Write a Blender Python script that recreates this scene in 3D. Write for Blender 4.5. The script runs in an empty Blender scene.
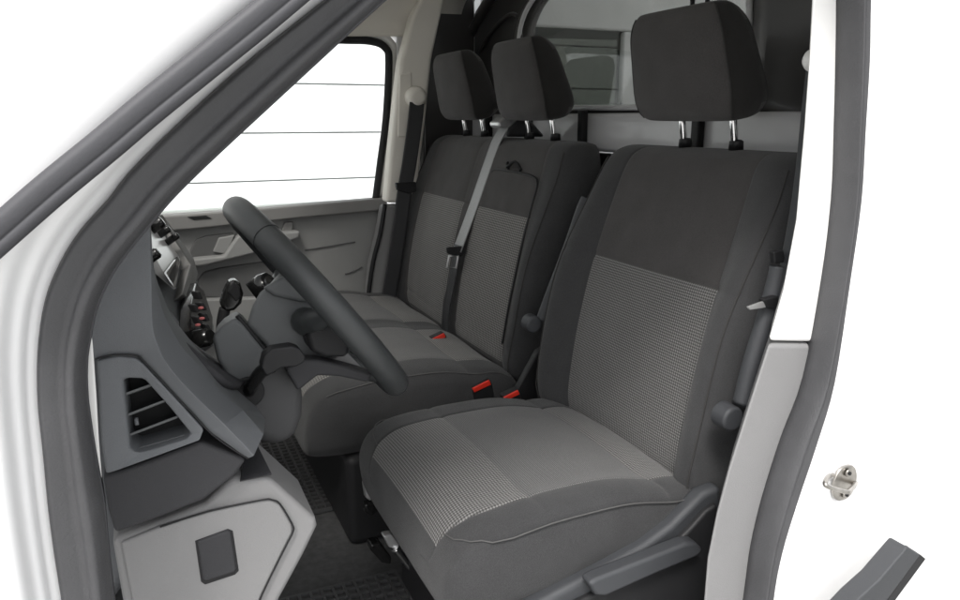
import bpy, bmesh, math, random
from mathutils import Vector, Matrix
random.seed(4)
S = bpy.context.scene
COL = S.collection
TH, PH, FPX = math.radians(24.5), math.radians(13.7), 747.0
cf = Vector((math.sin(TH)*math.cos(PH), math.cos(TH)*math.cos(PH), -math.sin(PH)))
cr = Vector((math.cos(TH), -math.sin(TH), 0)); cu = cr.cross(cf)
def at(px, py, Y=None, X=None, Z=None):
    d = cf + (px-480)/FPX*cr + (300-py)/FPX*cu
    t = X/d.x if X is not None else (Y/d.y if Y is not None else Z/d.z)
    return d*t
FLOOR = -0.95; GROUND = -1.55

# ---------------------------------------------------------------- materials
def new_mat(name):
    m = bpy.data.materials.new(name); m.use_nodes = True
    nt = m.node_tree; b = nt.nodes['Principled BSDF']
    return m, nt, b
def N(nt, t, **k):
    n = nt.nodes.new(t)
    for a, v in k.items(): setattr(n, a, v)
    return n
def plain(name, col, rough=.5, metal=0, bump=0, bscale=400, var=0, vscale=6, coat=0, spec=.5):
    m, nt, b = new_mat(name)
    b.inputs['Base Color'].default_value = (*col, 1); b.inputs['Roughness'].default_value = rough
    b.inputs['Metallic'].default_value = metal; b.inputs['Coat Weight'].default_value = coat
    b.inputs['Specular IOR Level'].default_value = spec
    tc = N(nt, 'ShaderNodeTexCoord')
    if bump:
        n = N(nt, 'ShaderNodeTexNoise'); n.inputs['Scale'].default_value = bscale; n.inputs['Detail'].default_value = 3
        nt.links.new(tc.outputs['Object'], n.inputs['Vector'])
        bp = N(nt, 'ShaderNodeBump'); bp.inputs['Strength'].default_value = bump; bp.inputs['Distance'].default_value = .001
        nt.links.new(n.outputs['Fac'], bp.inputs['Height']); nt.links.new(bp.outputs['Normal'], b.inputs['Normal'])
    if var:
        n = N(nt, 'ShaderNodeTexNoise'); n.inputs['Scale'].default_value = vscale; n.inputs['Detail'].default_value = 5
        nt.links.new(tc.outputs['Object'], n.inputs['Vector'])
        r = N(nt, 'ShaderNodeMapRange'); r.inputs['From Min'].default_value = .3; r.inputs['From Max'].default_value = .7
        r.inputs['To Min'].default_value = 1-var; r.inputs['To Max'].default_value = 1+var
        nt.links.new(n.outputs['Fac'], r.inputs['Value'])
        mx = N(nt, 'ShaderNodeVectorMath', operation='SCALE'); mx.inputs[0].default_value = col
        nt.links.new(r.outputs[0], mx.inputs['Scale']); nt.links.new(mx.outputs[0], b.inputs['Base Color'])
        r2 = N(nt, 'ShaderNodeMapRange'); r2.inputs['To Min'].default_value = max(0, rough-.08); r2.inputs['To Max'].default_value = min(1, rough+.08)
        nt.links.new(n.outputs['Fac'], r2.inputs['Value']); nt.links.new(r2.outputs[0], b.inputs['Roughness'])
    return m
def fabric(name, dark, light, pitch, bias=.0, weave=.5, pv=1.0):
    """woven cloth: light dots on a dark ground, laid in metres along the cover's own UVs"""
    m, nt, b = new_mat(name)
    uv = N(nt, 'ShaderNodeUVMap'); sp = N(nt, 'ShaderNodeSeparateXYZ'); nt.links.new(uv.outputs[0], sp.inputs[0])
    nw = N(nt, 'ShaderNodeTexNoise'); nw.inputs['Scale'].default_value = 30; nt.links.new(uv.outputs[0], nw.inputs['Vector'])
    ws = []
    for i, o in enumerate(('X', 'Y')):
        a = N(nt, 'ShaderNodeMath', operation='MULTIPLY'); a.inputs[1].default_value = 2*math.pi/(pitch*(pv if i else 1))
        nt.links.new(sp.outputs[o], a.inputs[0])
        s = N(nt, 'ShaderNodeMath', operation='SINE'); nt.links.new(a.outputs[0], s.inputs[0]); ws.append(s)
    ad = N(nt, 'ShaderNodeMath', operation='ADD'); nt.links.new(ws[0].outputs[0], ad.inputs[0]); nt.links.new(ws[1].outputs[0], ad.inputs[1])
    mr = N(nt, 'ShaderNodeMapRange'); mr.interpolation_type = 'SMOOTHSTEP'
    mr.inputs['From Min'].default_value = -.9+bias; mr.inputs['From Max'].default_value = 1.1+bias
    nt.links.new(ad.outputs[0], mr.inputs['Value'])
    n2 = N(nt, 'ShaderNodeTexNoise'); n2.inputs['Scale'].default_value = 900; n2.inputs['Detail'].default_value = 2
    nt.links.new(uv.outputs[0], n2.inputs['Vector'])
    mix = N(nt, 'ShaderNodeMix', data_type='RGBA'); mix.inputs[6].default_value = (*dark, 1); mix.inputs[7].default_value = (*light, 1)
    nt.links.new(mr.outputs[0], mix.inputs[0])
    r = N(nt, 'ShaderNodeMapRange'); r.inputs['From Min'].default_value = .3; r.inputs['From Max'].default_value = .7
    r.inputs['To Min'].default_value = 1-weave; r.inputs['To Max'].default_value = 1+weave; nt.links.new(n2.outputs['Fac'], r.inputs['Value'])
    sc = N(nt, 'ShaderNodeVectorMath', operation='SCALE'); nt.links.new(mix.outputs[2], sc.inputs[0]); nt.links.new(r.outputs[0], sc.inputs['Scale'])
    nt.links.new(sc.outputs[0], b.inputs['Base Color'])
    bp = N(nt, 'ShaderNodeBump'); bp.inputs['Strength'].default_value = .5; bp.inputs['Distance'].default_value = .0012
    nt.links.new(mr.outputs[0], bp.inputs['Height'])
    b2 = N(nt, 'ShaderNodeBump'); b2.inputs['Strength'].default_value = .4; b2.inputs['Distance'].default_value = .0006
    nt.links.new(n2.outputs['Fac'], b2.inputs['Height']); nt.links.new(bp.outputs[0], b2.inputs['Normal'])
    # broad soft unevenness of the padding under the cover
    n3 = N(nt, 'ShaderNodeTexNoise'); n3.inputs['Scale'].default_value = 9; n3.inputs['Detail'].default_value = 1
    nt.links.new(uv.outputs[0], n3.inputs['Vector'])
    b3 = N(nt, 'ShaderNodeBump'); b3.inputs['Strength'].default_value = .3; b3.inputs['Distance'].default_value = .02
    nt.links.new(n3.outputs['Fac'], b3.inputs['Height']); nt.links.new(b2.outputs[0], b3.inputs['Normal'])
    nt.links.new(b3.outputs[0], b.inputs['Normal'])
    b.inputs['Roughness'].default_value = .95; b.inputs['Specular IOR Level'].default_value = .25
    b.inputs['Sheen Weight'].default_value = .15; b.inputs['Sheen Roughness'].default_value = .5
    return m
M = {}
M['white'] = plain('white_paint', (.82,.82,.82), .3, coat=.3, var=.02)
M['whitetrim'] = plain('white_plastic', (.74,.735,.72), .5, var=.02)
M['grey'] = plain('light_grey_plastic', (.205,.203,.203), .6, bump=.5, bscale=900, var=.03)
M['greyB'] = plain('mid_grey_plastic', (.20,.196,.19), .6, bump=.5, bscale=900, var=.04)
M['beige'] = plain('beige_trim', (.72,.69,.63), .8, bump=.3, bscale=700, var=.03)
M['doorgrey'] = plain('door_grey_plastic', (.23,.23,.225), .65, bump=.5, bscale=800, var=.04)
M['doordark'] = plain('door_dark_plastic', (.09,.09,.09), .7, bump=.4, bscale=800)
M['dash'] = plain('dashboard_plastic', (.120,.126,.134), .62, bump=.8, bscale=1100, var=.05)
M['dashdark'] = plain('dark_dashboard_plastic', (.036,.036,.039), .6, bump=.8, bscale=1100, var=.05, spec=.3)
M['shroud'] = plain('column_plastic', (.095,.10,.103), .55, bump=.5, bscale=1100)
M['kneegrey'] = plain('knee_panel_plastic', (.07,.07,.072), .6, bump=.7, bscale=1100, spec=.35)
M['wheel'] = plain('steering_wheel_skin', (.036,.039,.040), .42, bump=.35, bscale=1200, var=.08)
M['rubber'] = plain('seal_rubber', (.056,.056,.059), .55, bump=.5, bscale=500, var=.13, vscale=14)
M['rubberD'] = plain('dark_seal_rubber', (.045,.045,.05), .6, bump=.2, bscale=300, var=.08)
M['black'] = plain('black_plastic', (.016,.016,.017), .5, bump=.3, bscale=900, spec=.25)
M['gloss'] = plain('gloss_black', (.012,.012,.012), .15)
M['mat'] = plain('rubber_mat', (.055,.055,.056), .5, bump=.4, bscale=300)
M['carpet'] = plain('carpet', (.06,.06,.061), .95, bump=1, bscale=900, var=.25, vscale=60)
M['trim'] = plain('seat_side_plastic', (.038,.040,.044), .55, bump=.6, bscale=1100, var=.05)
M['chrome'] = plain('chrome', (.8,.8,.8), .12, metal=1)
M['steel'] = plain('brushed_steel', (.42,.40,.37), .35, metal=1, var=.25, vscale=60)
M['silver'] = plain('silver_plastic', (.5,.5,.5), .35, metal=.6)
M['red'] = plain('red_plastic', (.62,.03,.015), .4)
M['pink'] = plain('red_lamp_mark', (.35,.10,.10), .5)
M['screen'] = plain('screen_glass', (.02,.02,.02), .05)
M['screenglare'] = plain('painted_screen_reflection', (.7,.7,.7), .2)  # bright reflection on the display, painted in as a pale colour
M['webbing'] = plain('belt_webbing', (.025,.025,.027), .42, bump=.6, bscale=1500)
M['weblit'] = plain('belt_webbing_painted_sheen', (.20,.20,.20), .3, bump=.5, bscale=1500)  # lit copy of the black webbing, its sheen painted as pale grey
M['bulk'] = plain('black_painted_steel', (.035,.033,.032), .32, coat=.2, var=.1)
M['bulkgrey'] = plain('grey_painted_steel', (.52,.52,.53), .3, coat=.2, var=.06)
M['cargo'] = plain('cargo_lining', (.60,.61,.60), .6, var=.08)
M['concrete'] = plain('pale_concrete', (.40,.40,.39), .85, bump=.5, bscale=120, var=.06, vscale=3)
M['wall'] = plain('white_wall_panel', (.86,.87,.88), .5, var=.015)
M['gap'] = plain('panel_joint', (.30,.30,.29), .8)
def cloth(name, col):
    m = plain(name, col, .95, bump=.8, bscale=1400, spec=.2)
    nt = m.node_tree; b = nt.nodes['Principled BSDF']; b.inputs['Sheen Weight'].default_value = .12
    tc = N(nt, 'ShaderNodeTexCoord'); n = N(nt, 'ShaderNodeTexNoise'); n.inputs['Scale'].default_value = 750; n.inputs['Detail'].default_value = 2
    nt.links.new(tc.outputs['Object'], n.inputs['Vector'])
    n2 = N(nt, 'ShaderNodeTexNoise'); n2.inputs['Scale'].default_value = 22; n2.inputs['Detail'].default_value = 4; nt.links.new(tc.outputs['Object'], n2.inputs['Vector'])
    a = N(nt, 'ShaderNodeMath', operation='MULTIPLY_ADD'); a.inputs[1].default_value = .3; nt.links.new(n2.outputs['Fac'], a.inputs[0]); nt.links.new(n.outputs['Fac'], a.inputs[2])
    r = N(nt, 'ShaderNodeMapRange'); r.inputs['From Min'].default_value = .40; r.inputs['From Max'].default_value = .90; r.inputs['To Min'].default_value = .72; r.inputs['To Max'].default_value = 1.30
    nt.links.new(a.outputs[0], r.inputs['Value'])
    sc = N(nt, 'ShaderNodeVectorMath', operation='SCALE'); sc.inputs[0].default_value = col; nt.links.new(r.outputs[0], sc.inputs['Scale']); nt.links.new(sc.outputs[0], b.inputs['Base Color'])
    n3 = N(nt, 'ShaderNodeTexNoise'); n3.inputs['Scale'].default_value = 9; n3.inputs['Detail'].default_value = 1; nt.links.new(tc.outputs['Object'], n3.inputs['Vector'])
    b3 = N(nt, 'ShaderNodeBump'); b3.inputs['Strength'].default_value = .35; b3.inputs['Distance'].default_value = .02
    old = b.inputs['Normal'].links[0].from_socket
    nt.links.new(n3.outputs['Fac'], b3.inputs['Height']); nt.links.new(old, b3.inputs['Normal']); nt.links.new(b3.outputs[0], b.inputs['Normal'])
    return m
M['dark'] = cloth('dark_seat_cloth', (.053,.050,.049))
M['darkgrey'] = cloth('bolster_cloth', (.040,.040,.041))
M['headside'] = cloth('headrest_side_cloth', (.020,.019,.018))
M['thread'] = plain('seam_thread', (.075,.074,.073), .9)
M['piping'] = plain('seam_piping', (.03,.029,.028), .9)
M['coarse'] = fabric('coarse_check_cloth', (.050,.049,.048), (.195,.191,.186), .0049, bias=.15)
M['fine'] = fabric('fine_check_cloth', (.050,.050,.050), (.145,.143,.141), .0034, bias=.1)
M['ribbed'] = fabric('ribbed_check_cloth', (.06,.058,.055), (.22,.213,.203), .0080, bias=.1, pv=.75)
def glass_mat(name, tint, refl=.08):
    m = bpy.data.materials.new(name); m.use_nodes = True; nt = m.node_tree; nt.nodes.clear()
    o = N(nt, 'ShaderNodeOutputMaterial'); t = N(nt, 'ShaderNodeBsdfTransparent'); t.inputs[0].default_value = (*tint, 1)
    g = N(nt, 'ShaderNodeBsdfGlossy'); g.inputs['Roughness'].default_value = .02
    f = N(nt, 'ShaderNodeFresnel'); f.inputs[0].default_value = 1.4
    mx = N(nt, 'ShaderNodeMixShader'); ge = N(nt, 'ShaderNodeNewGeometry'); iv = N(nt, 'ShaderNodeMath', operation='SUBTRACT'); iv.inputs[0].default_value = 1; nt.links.new(ge.outputs['Backfacing'], iv.inputs[1])
    mu = N(nt, 'ShaderNodeMath', operation='MULTIPLY'); nt.links.new(f.outputs[0], mu.inputs[0]); nt.links.new(iv.outputs[0], mu.inputs[1])
    nt.links.new(mu.outputs[0], mx.inputs[0]); nt.links.new(t.outputs[0], mx.inputs[1]); nt.links.new(g.outputs[0], mx.inputs[2])
    nt.links.new(mx.outputs[0], o.inputs[0]); return m
M['glass'] = glass_mat('clear_glass', (.94,.96,.95))
M['screenglass'] = glass_mat('windscreen_glass', (.72,.72,.71))
M['paneglass'] = glass_mat('grey_glass', (.72,.72,.71))
M['glassD'] = glass_mat('tinted_glass', (.22,.235,.22))

# ---------------------------------------------------------------- helpers
def link(name, bm, mats, parent=None, smooth=True, bevel=0, seg=3, sub=0, angle=40, solid=0):
    bmesh.ops.recalc_face_normals(bm, faces=bm.faces)
    me = bpy.data.meshes.new(name); bm.to_mesh(me); bm.free()
    for m in (mats if isinstance(mats, (list, tuple)) else [mats]): me.materials.append(m)
    o = bpy.data.objects.new(name, me); COL.objects.link(o)
    if parent: o.parent = parent; o.matrix_parent_inverse = Matrix.Translation(-parent_loc(parent))
    if smooth: me.polygons.foreach_set('use_smooth', [True]*len(me.polygons))
    if solid:
        s = o.modifiers.new('Solid', 'SOLIDIFY'); s.thickness = solid; s.offset = 0
    if bevel:
        b = o.modifiers.new('Bevel', 'BEVEL'); b.width = bevel; b.segments = seg; b.limit_method = 'ANGLE'; b.angle_limit = math.radians(angle)
    if sub:
        s = o.modifiers.new('Sub', 'SUBSURF'); s.levels = sub; s.render_levels = sub
    elif smooth:
        w = o.modifiers.new('WN', 'WEIGHTED_NORMAL'); w.keep_sharp = True
    return o
def parent_loc(p):
    return Vector(p.location) if p.type == 'EMPTY' else Vector((0,0,0))
def thing(name, label, cat, loc, group=None):
    o = bpy.data.objects.new(name, None); COL.objects.link(o); o.location = loc; o.empty_display_size = .1
    o['label'] = label; o['category'] = cat
    if group: o['group'] = group
    return o
def tag(o, label, cat, group=None):
    o['label'] = label; o['category'] = cat
    if group: o['group'] = group
    return o
def struct(o): o['kind'] = 'structure'; return o
def prism(bm, pts, vec):
    """closed outline pts (Vectors) given a real thickness along vec"""
    a = [bm.verts.new(p) for p in pts]; b = [bm.verts.new(p+vec) for p in pts]
    n = len(pts); bm.faces.new(a); bm.faces.new(b[::-1])
    for i in range(n): bm.faces.new((a[i], b[i], b[(i+1) % n], a[(i+1) % n]))
def slab(name, pts, vec, mat, parent, bevel=.004, seg=3, angle=40):
    bm = bmesh.new(); prism(bm, [Vector(p) for p in pts], Vector(vec))
    bmesh.ops.triangulate(bm, faces=[f for f in bm.faces if len(f.verts) > 4]) if False else None
    return link(name, bm, mat, parent, bevel=bevel, seg=seg, angle=angle)
def px(lst, Y): return [at(x, y, Y=Y) for x, y in lst]
def box(bm, lo, hi):
    x0,y0,z0 = lo; x1,y1,z1 = hi
    prism(bm, [Vector((x0,y0,z0)),Vector((x1,y0,z0)),Vector((x1,y0,z1)),Vector((x0,y0,z1))], Vector((0,y1-y0,0)))
def boxo(name, lo, hi, mat, parent=None, bevel=.004):
    bm = bmesh.new(); box(bm, lo, hi); return link(name, bm, mat, parent, bevel=bevel)
def smoothpath(pts, n=6):
    pts = [Vector(p) for p in pts]; out = []
    for i in range(len(pts)-1):
        p0 = pts[max(i-1,0)]; p1 = pts[i]; p2 = pts[i+1]; p3 = pts[min(i+2,len(pts)-1)]
        for k in range(n):
            t = k/n
            out.append(.5*((2*p1)+(p2-p0)*t+(2*p0-5*p1+4*p2-p3)*t*t+(3*p1-p0-3*p2+p3)*t**3))
    out.append(pts[-1]); return out
def tube(bm, pts, r, seg=12, cap=True, closed=False, flat=1.0):
    pts = [Vector(p) for p in pts]; rings = []; n = len(pts); up = None
    for i, p in enumerate(pts):
        a = pts[i-1] if (i > 0 or closed) else p; b = pts[(i+1) % n] if (i < n-1 or closed) else p
        d = (b-a).normalized()
        if up is None: up = Vector((0,0,1)) if abs(d.z) < .9 else Vector((0,1,0))
        s = d.cross(up).normalized(); up = s.cross(d).normalized()
        rr = r[i] if isinstance(r, (list, tuple)) else r
        rings.append([bm.verts.new(p + s*rr*math.cos(2*math.pi*k/seg) + up*rr*flat*math.sin(2*math.pi*k/seg)) for k in range(seg)])
    for i in range(n if closed else n-1):
        A, B = rings[i], rings[(i+1) % n]
        for k in range(seg): bm.faces.new((A[k], A[(k+1) % seg], B[(k+1) % seg], B[k]))
    if cap and not closed: bm.faces.new(rings[0][::-1]); bm.faces.new(rings[-1])
def tubeo(name, pts, r, mat, parent, n=6, seg=12, closed=False):
    bm = bmesh.new(); p = smoothpath(pts, n) if n > 1 else pts
    tube(bm, p, r, seg, closed=closed); return link(name, bm, mat, parent)
def ribbon(name, pts, width, wdir, mat, parent, thick=.0014, n=6):
    bm = bmesh.new(); P_ = smoothpath(pts, n); wdir = Vector(wdir).normalized(); rows = []
    for i, p in enumerate(P_):
        d = (P_[min(i+1,len(P_)-1)]-P_[max(i-1,0)]).normalized(); nn = d.cross(wdir).normalized(); w = nn.cross(d).normalized()
        rows.append([bm.verts.new(p+w*a*width/2+nn*b*thick) for a, b in ((-1,-1),(-.8,-1.3),(0,-1),(.8,-1.3),(1,-1),(1,1),(.8,1.3),(0,1),(-.8,1.3),(-1,1))])
    k = len(rows[0])
    for A, B in zip(rows, rows[1:]):
        for j in range(k): bm.faces.new((A[j], A[(j+1)%k], B[(j+1)%k], B[j]))
    bm.faces.new(rows[0]); bm.faces.new(rows[-1][::-1]); return link(name, bm, mat, parent)
def face_view(o):
    # open sheets: turn the face side towards the open door so that thickness goes behind it
    me = o.data; k = sum(p.normal.dot(-p.center)*p.area for p in me.polygons)
    if k < 0: me.flip_normals()
def grid(name, rows, mat, parent, sub=2, solid=.004, crease=None):
    """rows of points joined into a smooth panel of real thickness"""
    bm = bmesh.new(); V = [[bm.verts.new(p) for p in r] for r in rows]
    for A, B in zip(V, V[1:]):
        for j in range(len(A)-1): bm.faces.new((A[j], A[j+1], B[j+1], B[j]))
    o = link(name, bm, mat, parent, sub=0)
    o.modifiers.clear(); face_view(o)
    s = o.modifiers.new('Sub', 'SUBSURF'); s.levels = s.render_levels = sub
    s = o.modifiers.new('Solid', 'SOLIDIFY'); s.thickness = solid; s.offset = -1
    return o
def ell(cx, cy, cz, rx, rz, n=24, axis='y'):
    return [Vector((cx+rx*math.cos(2*math.pi*k/n), cy, cz+rz*math.sin(2*math.pi*k/n))) for k in range(n)]

def pad(name, axisfn, halfw, cols, rows, matf, mats, parent, front, cy, sub=1, flip=False, groove_s=(), groove_t=(), gdepth=.004, pipe=None, p_side=4.0):
    """an upholstered pad: rings across Y, stacked along t. axisfn(t)->(base X/Z point, normal); front(s,t)->height of the cover above the base;
    halfw(t)->half width"""
    gs = .010; gt = .012
    C_ = set(cols); R_ = set(rows)
    for g in groove_s: C_ |= {g-gs, g, g+gs}
    for g in groove_t: R_ |= {g-gt, g, g+gt}
    def clean(A, keep):
        A = sorted(A); out = []
        for a in A:
            if out and a-out[-1] < .0075:
                if a in keep: out[-1] = a
                continue
            out.append(a)
        return out
    C_ = clean(C_, set(groove_s)); R_ = clean(R_, set(groove_t))
    bm = bmesh.new(); uvl = bm.loops.layers.uv.new('UVMap'); uvs = {}
    rings = []; vlen = 0; prev = None
    for t in R_:
        b, n = axisfn(t); w = halfw(t); ring = []
        mid = b + n*front(0, t)
        if prev is not None: vlen += (mid-prev).length
        prev = mid
        for s in C_:
            h = front(s, t)
            side = (1-min(1, abs(s))**p_side)**(1/p_side)
            hh = h*side
            if abs(s) < .97:
                if any(abs(s-g) < 1e-6 for g in groove_s): hh -= gdepth
                if any(abs(t-g) < 1e-6 for g in groove_t): hh -= gdepth
            v = bm.verts.new(b + n*hh + Vector((0, cy+s*w - b.y*0, 0))); ring.append(v); uvs[v] = (s*w, vlen)
        for s in (.93, .6, 0, -.6, -.93):
            side = (1-abs(s)**p_side)**(1/p_side)
            v = bm.verts.new(b - n*front(s, t)*.22*side + Vector((0, cy+s*w, 0))); ring.append(v); uvs[v] = (s*w, vlen)
        rings.append(ring)
    k = len(rings[0]); nc = len(C_)
    for i in range(len(rings)-1):
        A, B = rings[i], rings[i+1]; tm = (R_[i]+R_[i+1])/2
        for j in range(k):
            f = bm.faces.new((A[j], A[(j+1)%k], B[(j+1)%k], B[j]))
            if j < nc-1: f.material_index = matf((C_[j]+C_[j+1])/2, tm)
    bm.faces.new(rings[0][::-1]); bm.faces.new(rings[-1])
    for f in bm.faces:
        for l in f.loops: l[uvl].uv = uvs[l.vert]
    o = link(name, bm, mats, parent, sub=sub)
    def surf(s, t, off=0):
        b, n = axisfn(t); return b + n*(front(s, t)*(1-min(1, abs(s))**p_side)**(1/p_side)+off) + Vector((0, cy+s*halfw(t), 0))
    return o, surf
def seam(name, parent, surf, pts, off=.0005, r=.0013, mat='piping'):
    bm = bmesh.new(); P_ = []
    for (s0,t0), (s1,t1) in zip(pts, pts[1:]):
        k = max(2, int(24*(abs(s1-s0)*.5+abs(t1-t0))))
        for i in range(k): P_.append(surf(lerp(s0,s1,i/k), lerp(t0,t1,i/k), off))
    P_.append(surf(*pts[-1], off)); tube(bm, P_, r, 6); return link(name, bm, M[mat], parent)
def lerp(a, b, t): return a+(b-a)*t
def sstep(a, b, x):
    x = max(0, min(1, (x-a)/(b-a))); return x*x*(3-2*x)
def endround(t, a, b, p=2.2, lo=.02):
    """1 in the middle, falling to lo at t=0 over a and at t=1 over b"""
    r = 1
    if a and t < a: r = (max(0, 1-((a-t)/a)**p))**(1/p)
    if b and t > 1-b: r = (max(0, 1-((t-1+b)/b)**p))**(1/p)
    return max(lo, r)
def dense(n=14, extra=()): return sorted(set([i/n for i in range(n+1)]) | set(extra))
ENDS = (0, .003, .01, .022, .04, .065, .935, .96, .978, .99, .997, 1)
SIDES = [-1, -.995, -.98, -.955, -.92, -.88, .88, .92, .955, .98, .995, 1]
COLS = sorted(SIDES + [-.8,-.7,-.6,-.5,-.35,-.2,0,.2,.35,.5,.6,.7,.8])

# ---------------------------------------------------------------- setting
g = bmesh.new()
for a, b_ in (((-60,-60),(60,60)),):
    vs = [g.verts.new((x,y,GROUND)) for x,y in ((-60,-60),(60,-60),(60,60),(-60,60))]; g.faces.new(vs)
struct(link('ground', g, M['concrete'], smooth=False))
# wall of wide horizontal panels some way beyond the passenger side
wy = 6.0; zs = [-1.55, -.845, -.475, -.113, .255, .62, .98, 1.35, 1.72, 2.1, 2.5]
bm = bmesh.new()
for a, b_ in zip(zs, zs[1:]): box(bm, (-6, wy, a+.006), (12, wy+.06, b_-.006))
w = struct(link('wall', bm, M['wall'], bevel=.004)); 
struct(boxo('wall_core', (-6, wy+.03, GROUND), (12, wy+.2, 2.5), M['gap'], bevel=0)).parent = w

# ---------------------------------------------------------------- van body
van = thing('van_body', 'white van body around the open front door with black rubber seal', 'van', (.8, 1.6, GROUND))
Vn = M['white']
# outlines of the door opening (outer and inner edge of the rubber seal)
so = [(620,-330),(520,-180),(440,-90),(380,-45),(320,3),(233,73),(140,160),(107,200),(80,230),(60,262),(45,300),(38,350),(38,400),(43,450),(50,520),(62,600),(80,700),(100,800)]
si = [(650,-240),(560,-120),(480,-70),(430,-40),(378,5),(293,83),(189,180),(147,227),(115,268),(97,305),(89,340),(86,365),(87,400),(93,445),(99,480),(104,510),(113,600),(128,700),(146,800)]
YS = .68
def seal_path(o_, i_):
    bm = bmesh.new(); O = smoothpath(px(o_, YS), 4); I = smoothpath(px(i_, YS+.012), 4); rows = []
    for a, b_ in zip(O, I):
        d = b_-a; L = []
        for u_, v_ in ((0,.012),(0,-.004),(.04,-.011),(.14,-.013),(.40,-.013),(.52,-.013),(.58,-.017),(.68,-.022),(.80,-.021),(.92,-.013),(1,.0),(1,.03)):
            L.append(bm.verts.new(a+d*u_+Vector((0,v_,0))))
        rows.append(L)
    for A, B in zip(rows, rows[1:]):
        for j in range(len(A)-1): bm.faces.new((A[j],A[j+1],B[j+1],B[j]))
        bm.faces.new((A[-1],A[0],B[0],B[-1]))
    for f in bm.faces: pass
    return bm
ds = link('door_seal', seal_path(so, si), M['rubber'], van); 
ro = [(886,-330),(881,-180),(868,-60),(864,0),(863,60),(859,130),(855,200),(844,280),(829,380),(812,440),(792,500),(777,550),(768,600),(758,700),(752,800)]
ri = [(842,-330),(845,-180),(845,-60),(845,0),(844,60),(842,130),(839,200),(829,280),(810,380),(788,440),(769,500),(757,550),(750,600),(735,700),(730,800)]
link('door_seal', seal_path(ro, ri), M['rubber'], van)
# thin dark lip inside the seal
def offs(lst, dx): return [(x+dx, y) for x, y in lst]
tubeo('seal_lip', [at(x-1, y, Y=.70) for x, y in si], .0025, M['rubberD'], van)
# rear jamb and side skin
rows = []
for x, y in ro:
    a = at(x-6, y, Y=YS+.004); z = a.z
    rows.append([a, Vector((a.x+.012, YS-.002, z)), Vector((a.x+.03, YS-.006, z)), Vector((max(a.x+.05,.80), YS-.008, z)), Vector((.93, YS-.012, z)), Vector((1.0, YS-.015, z)),
                 Vector((1.012, YS-.02, z)), Vector((1.02, YS-.05, z)), Vector((1.035, YS-.06, z)), Vector((1.3, YS-.066, z)), Vector((1.9, YS-.07, z)), Vector((2.4, YS-.06, z))])
grid('side_panel', rows, Vn, van, sub=1)
# front pillar: folded flange between the two seals, then the outer skin
s1o = [(560,-260),(450,-160),(380,-98),(320,-45),(250,0),(190,48),(130,97),(80,145),(30,190),(-15,228),(-60,266),(-110,310),(-160,350)]
rows = []
for i, (x, y) in enumerate(so):
    a = at(x+6, y, Y=YS+.004)
    # distance from the seal to the pillar's outer strip measured along the pillar normal
    fr = [at(x-4, y-2, Y=YS-.002), at(x-14, y-7, Y=YS-.001), at(x-17, y-9, Y=YS-.012), at(x-30, y-16, Y=YS-.016), at(x-36, y-20, Y=YS-.030), at(x-48, y-28, Y=YS-.040), at(x-95, y-60, Y=YS-.048), at(x-260, y-170, Y=YS-.07), at(x-600, y-380, Y=YS+.02)]
    rows.append([a]+fr)
grid('front_pillar', rows, Vn, van, sub=2)
# outer rubber strip along the pillar
sa = [at(x, y, Y=.622) for x, y in ((470,-155),(400,-97),(340,-48),(266,14),(205,63),(150,107),(105,145),(50,190),(-5,238),(-60,286),(-130,345))]
bm = bmesh.new(); P_ = smoothpath(sa, 5); rows = []
for i, p in enumerate(P_):
    d = (P_[min(i+1,len(P_)-1)]-P_[max(i-1,0)]).normalized(); s = d.cross(Vector((0,1,0))).normalized()
    rows.append([bm.verts.new(p+s*a*.0125+Vector((0,b_,0))) for a, b_ in ((-1,.03),(-1,.002),(-.92,-.004),(-.5,-.007),(.1,-.006),(.2,-.003),(.35,-.006),(.8,-.006),(1,0),(1,.03))])
for A, B in zip(rows, rows[1:]):
    for j in range(len(A)-1): bm.faces.new((A[j],A[j+1],B[j+1],B[j]))
    bm.faces.new((A[-1],A[0],B[0],B[-1]))
link('pillar_strip', bm, M['rubberD'], van)
# rear pillar trim seen inside the opening: white upper, grey lower
slab('pillar_trim', px([(813,-330),(813,-100),(812,0),(809,60),(804,130),(796,220),(783,290),(768,342),(820,343),(835,280),(843,200),(848,130),(851,60),(852,0),(852,-100),(852,-330)], .705), (.062,.055,.004), M['whitetrim'], van, bevel=.006)
slab('lower_pillar_trim', px([(768,344.5),(755,385),(740,432),(728,470),(716,515),(707,560),(702,620),(690,820),(740,820),(752,620),(764,560),(778,500),(799,430),(814,380),(820,345)], .705), (.062,.055,.004), M['grey'], van, bevel=.006)
# front pillar inner trim, thin pale sliver beside the dashboard
slab('pillar_lining', px([(88,300),(94,345),(97.5,395),(100,440),(103,478),(96,500),(75,500),(70,400),(80,320)], .715), (-.02,.05,0), M['whitetrim'], van, bevel=.003)
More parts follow.
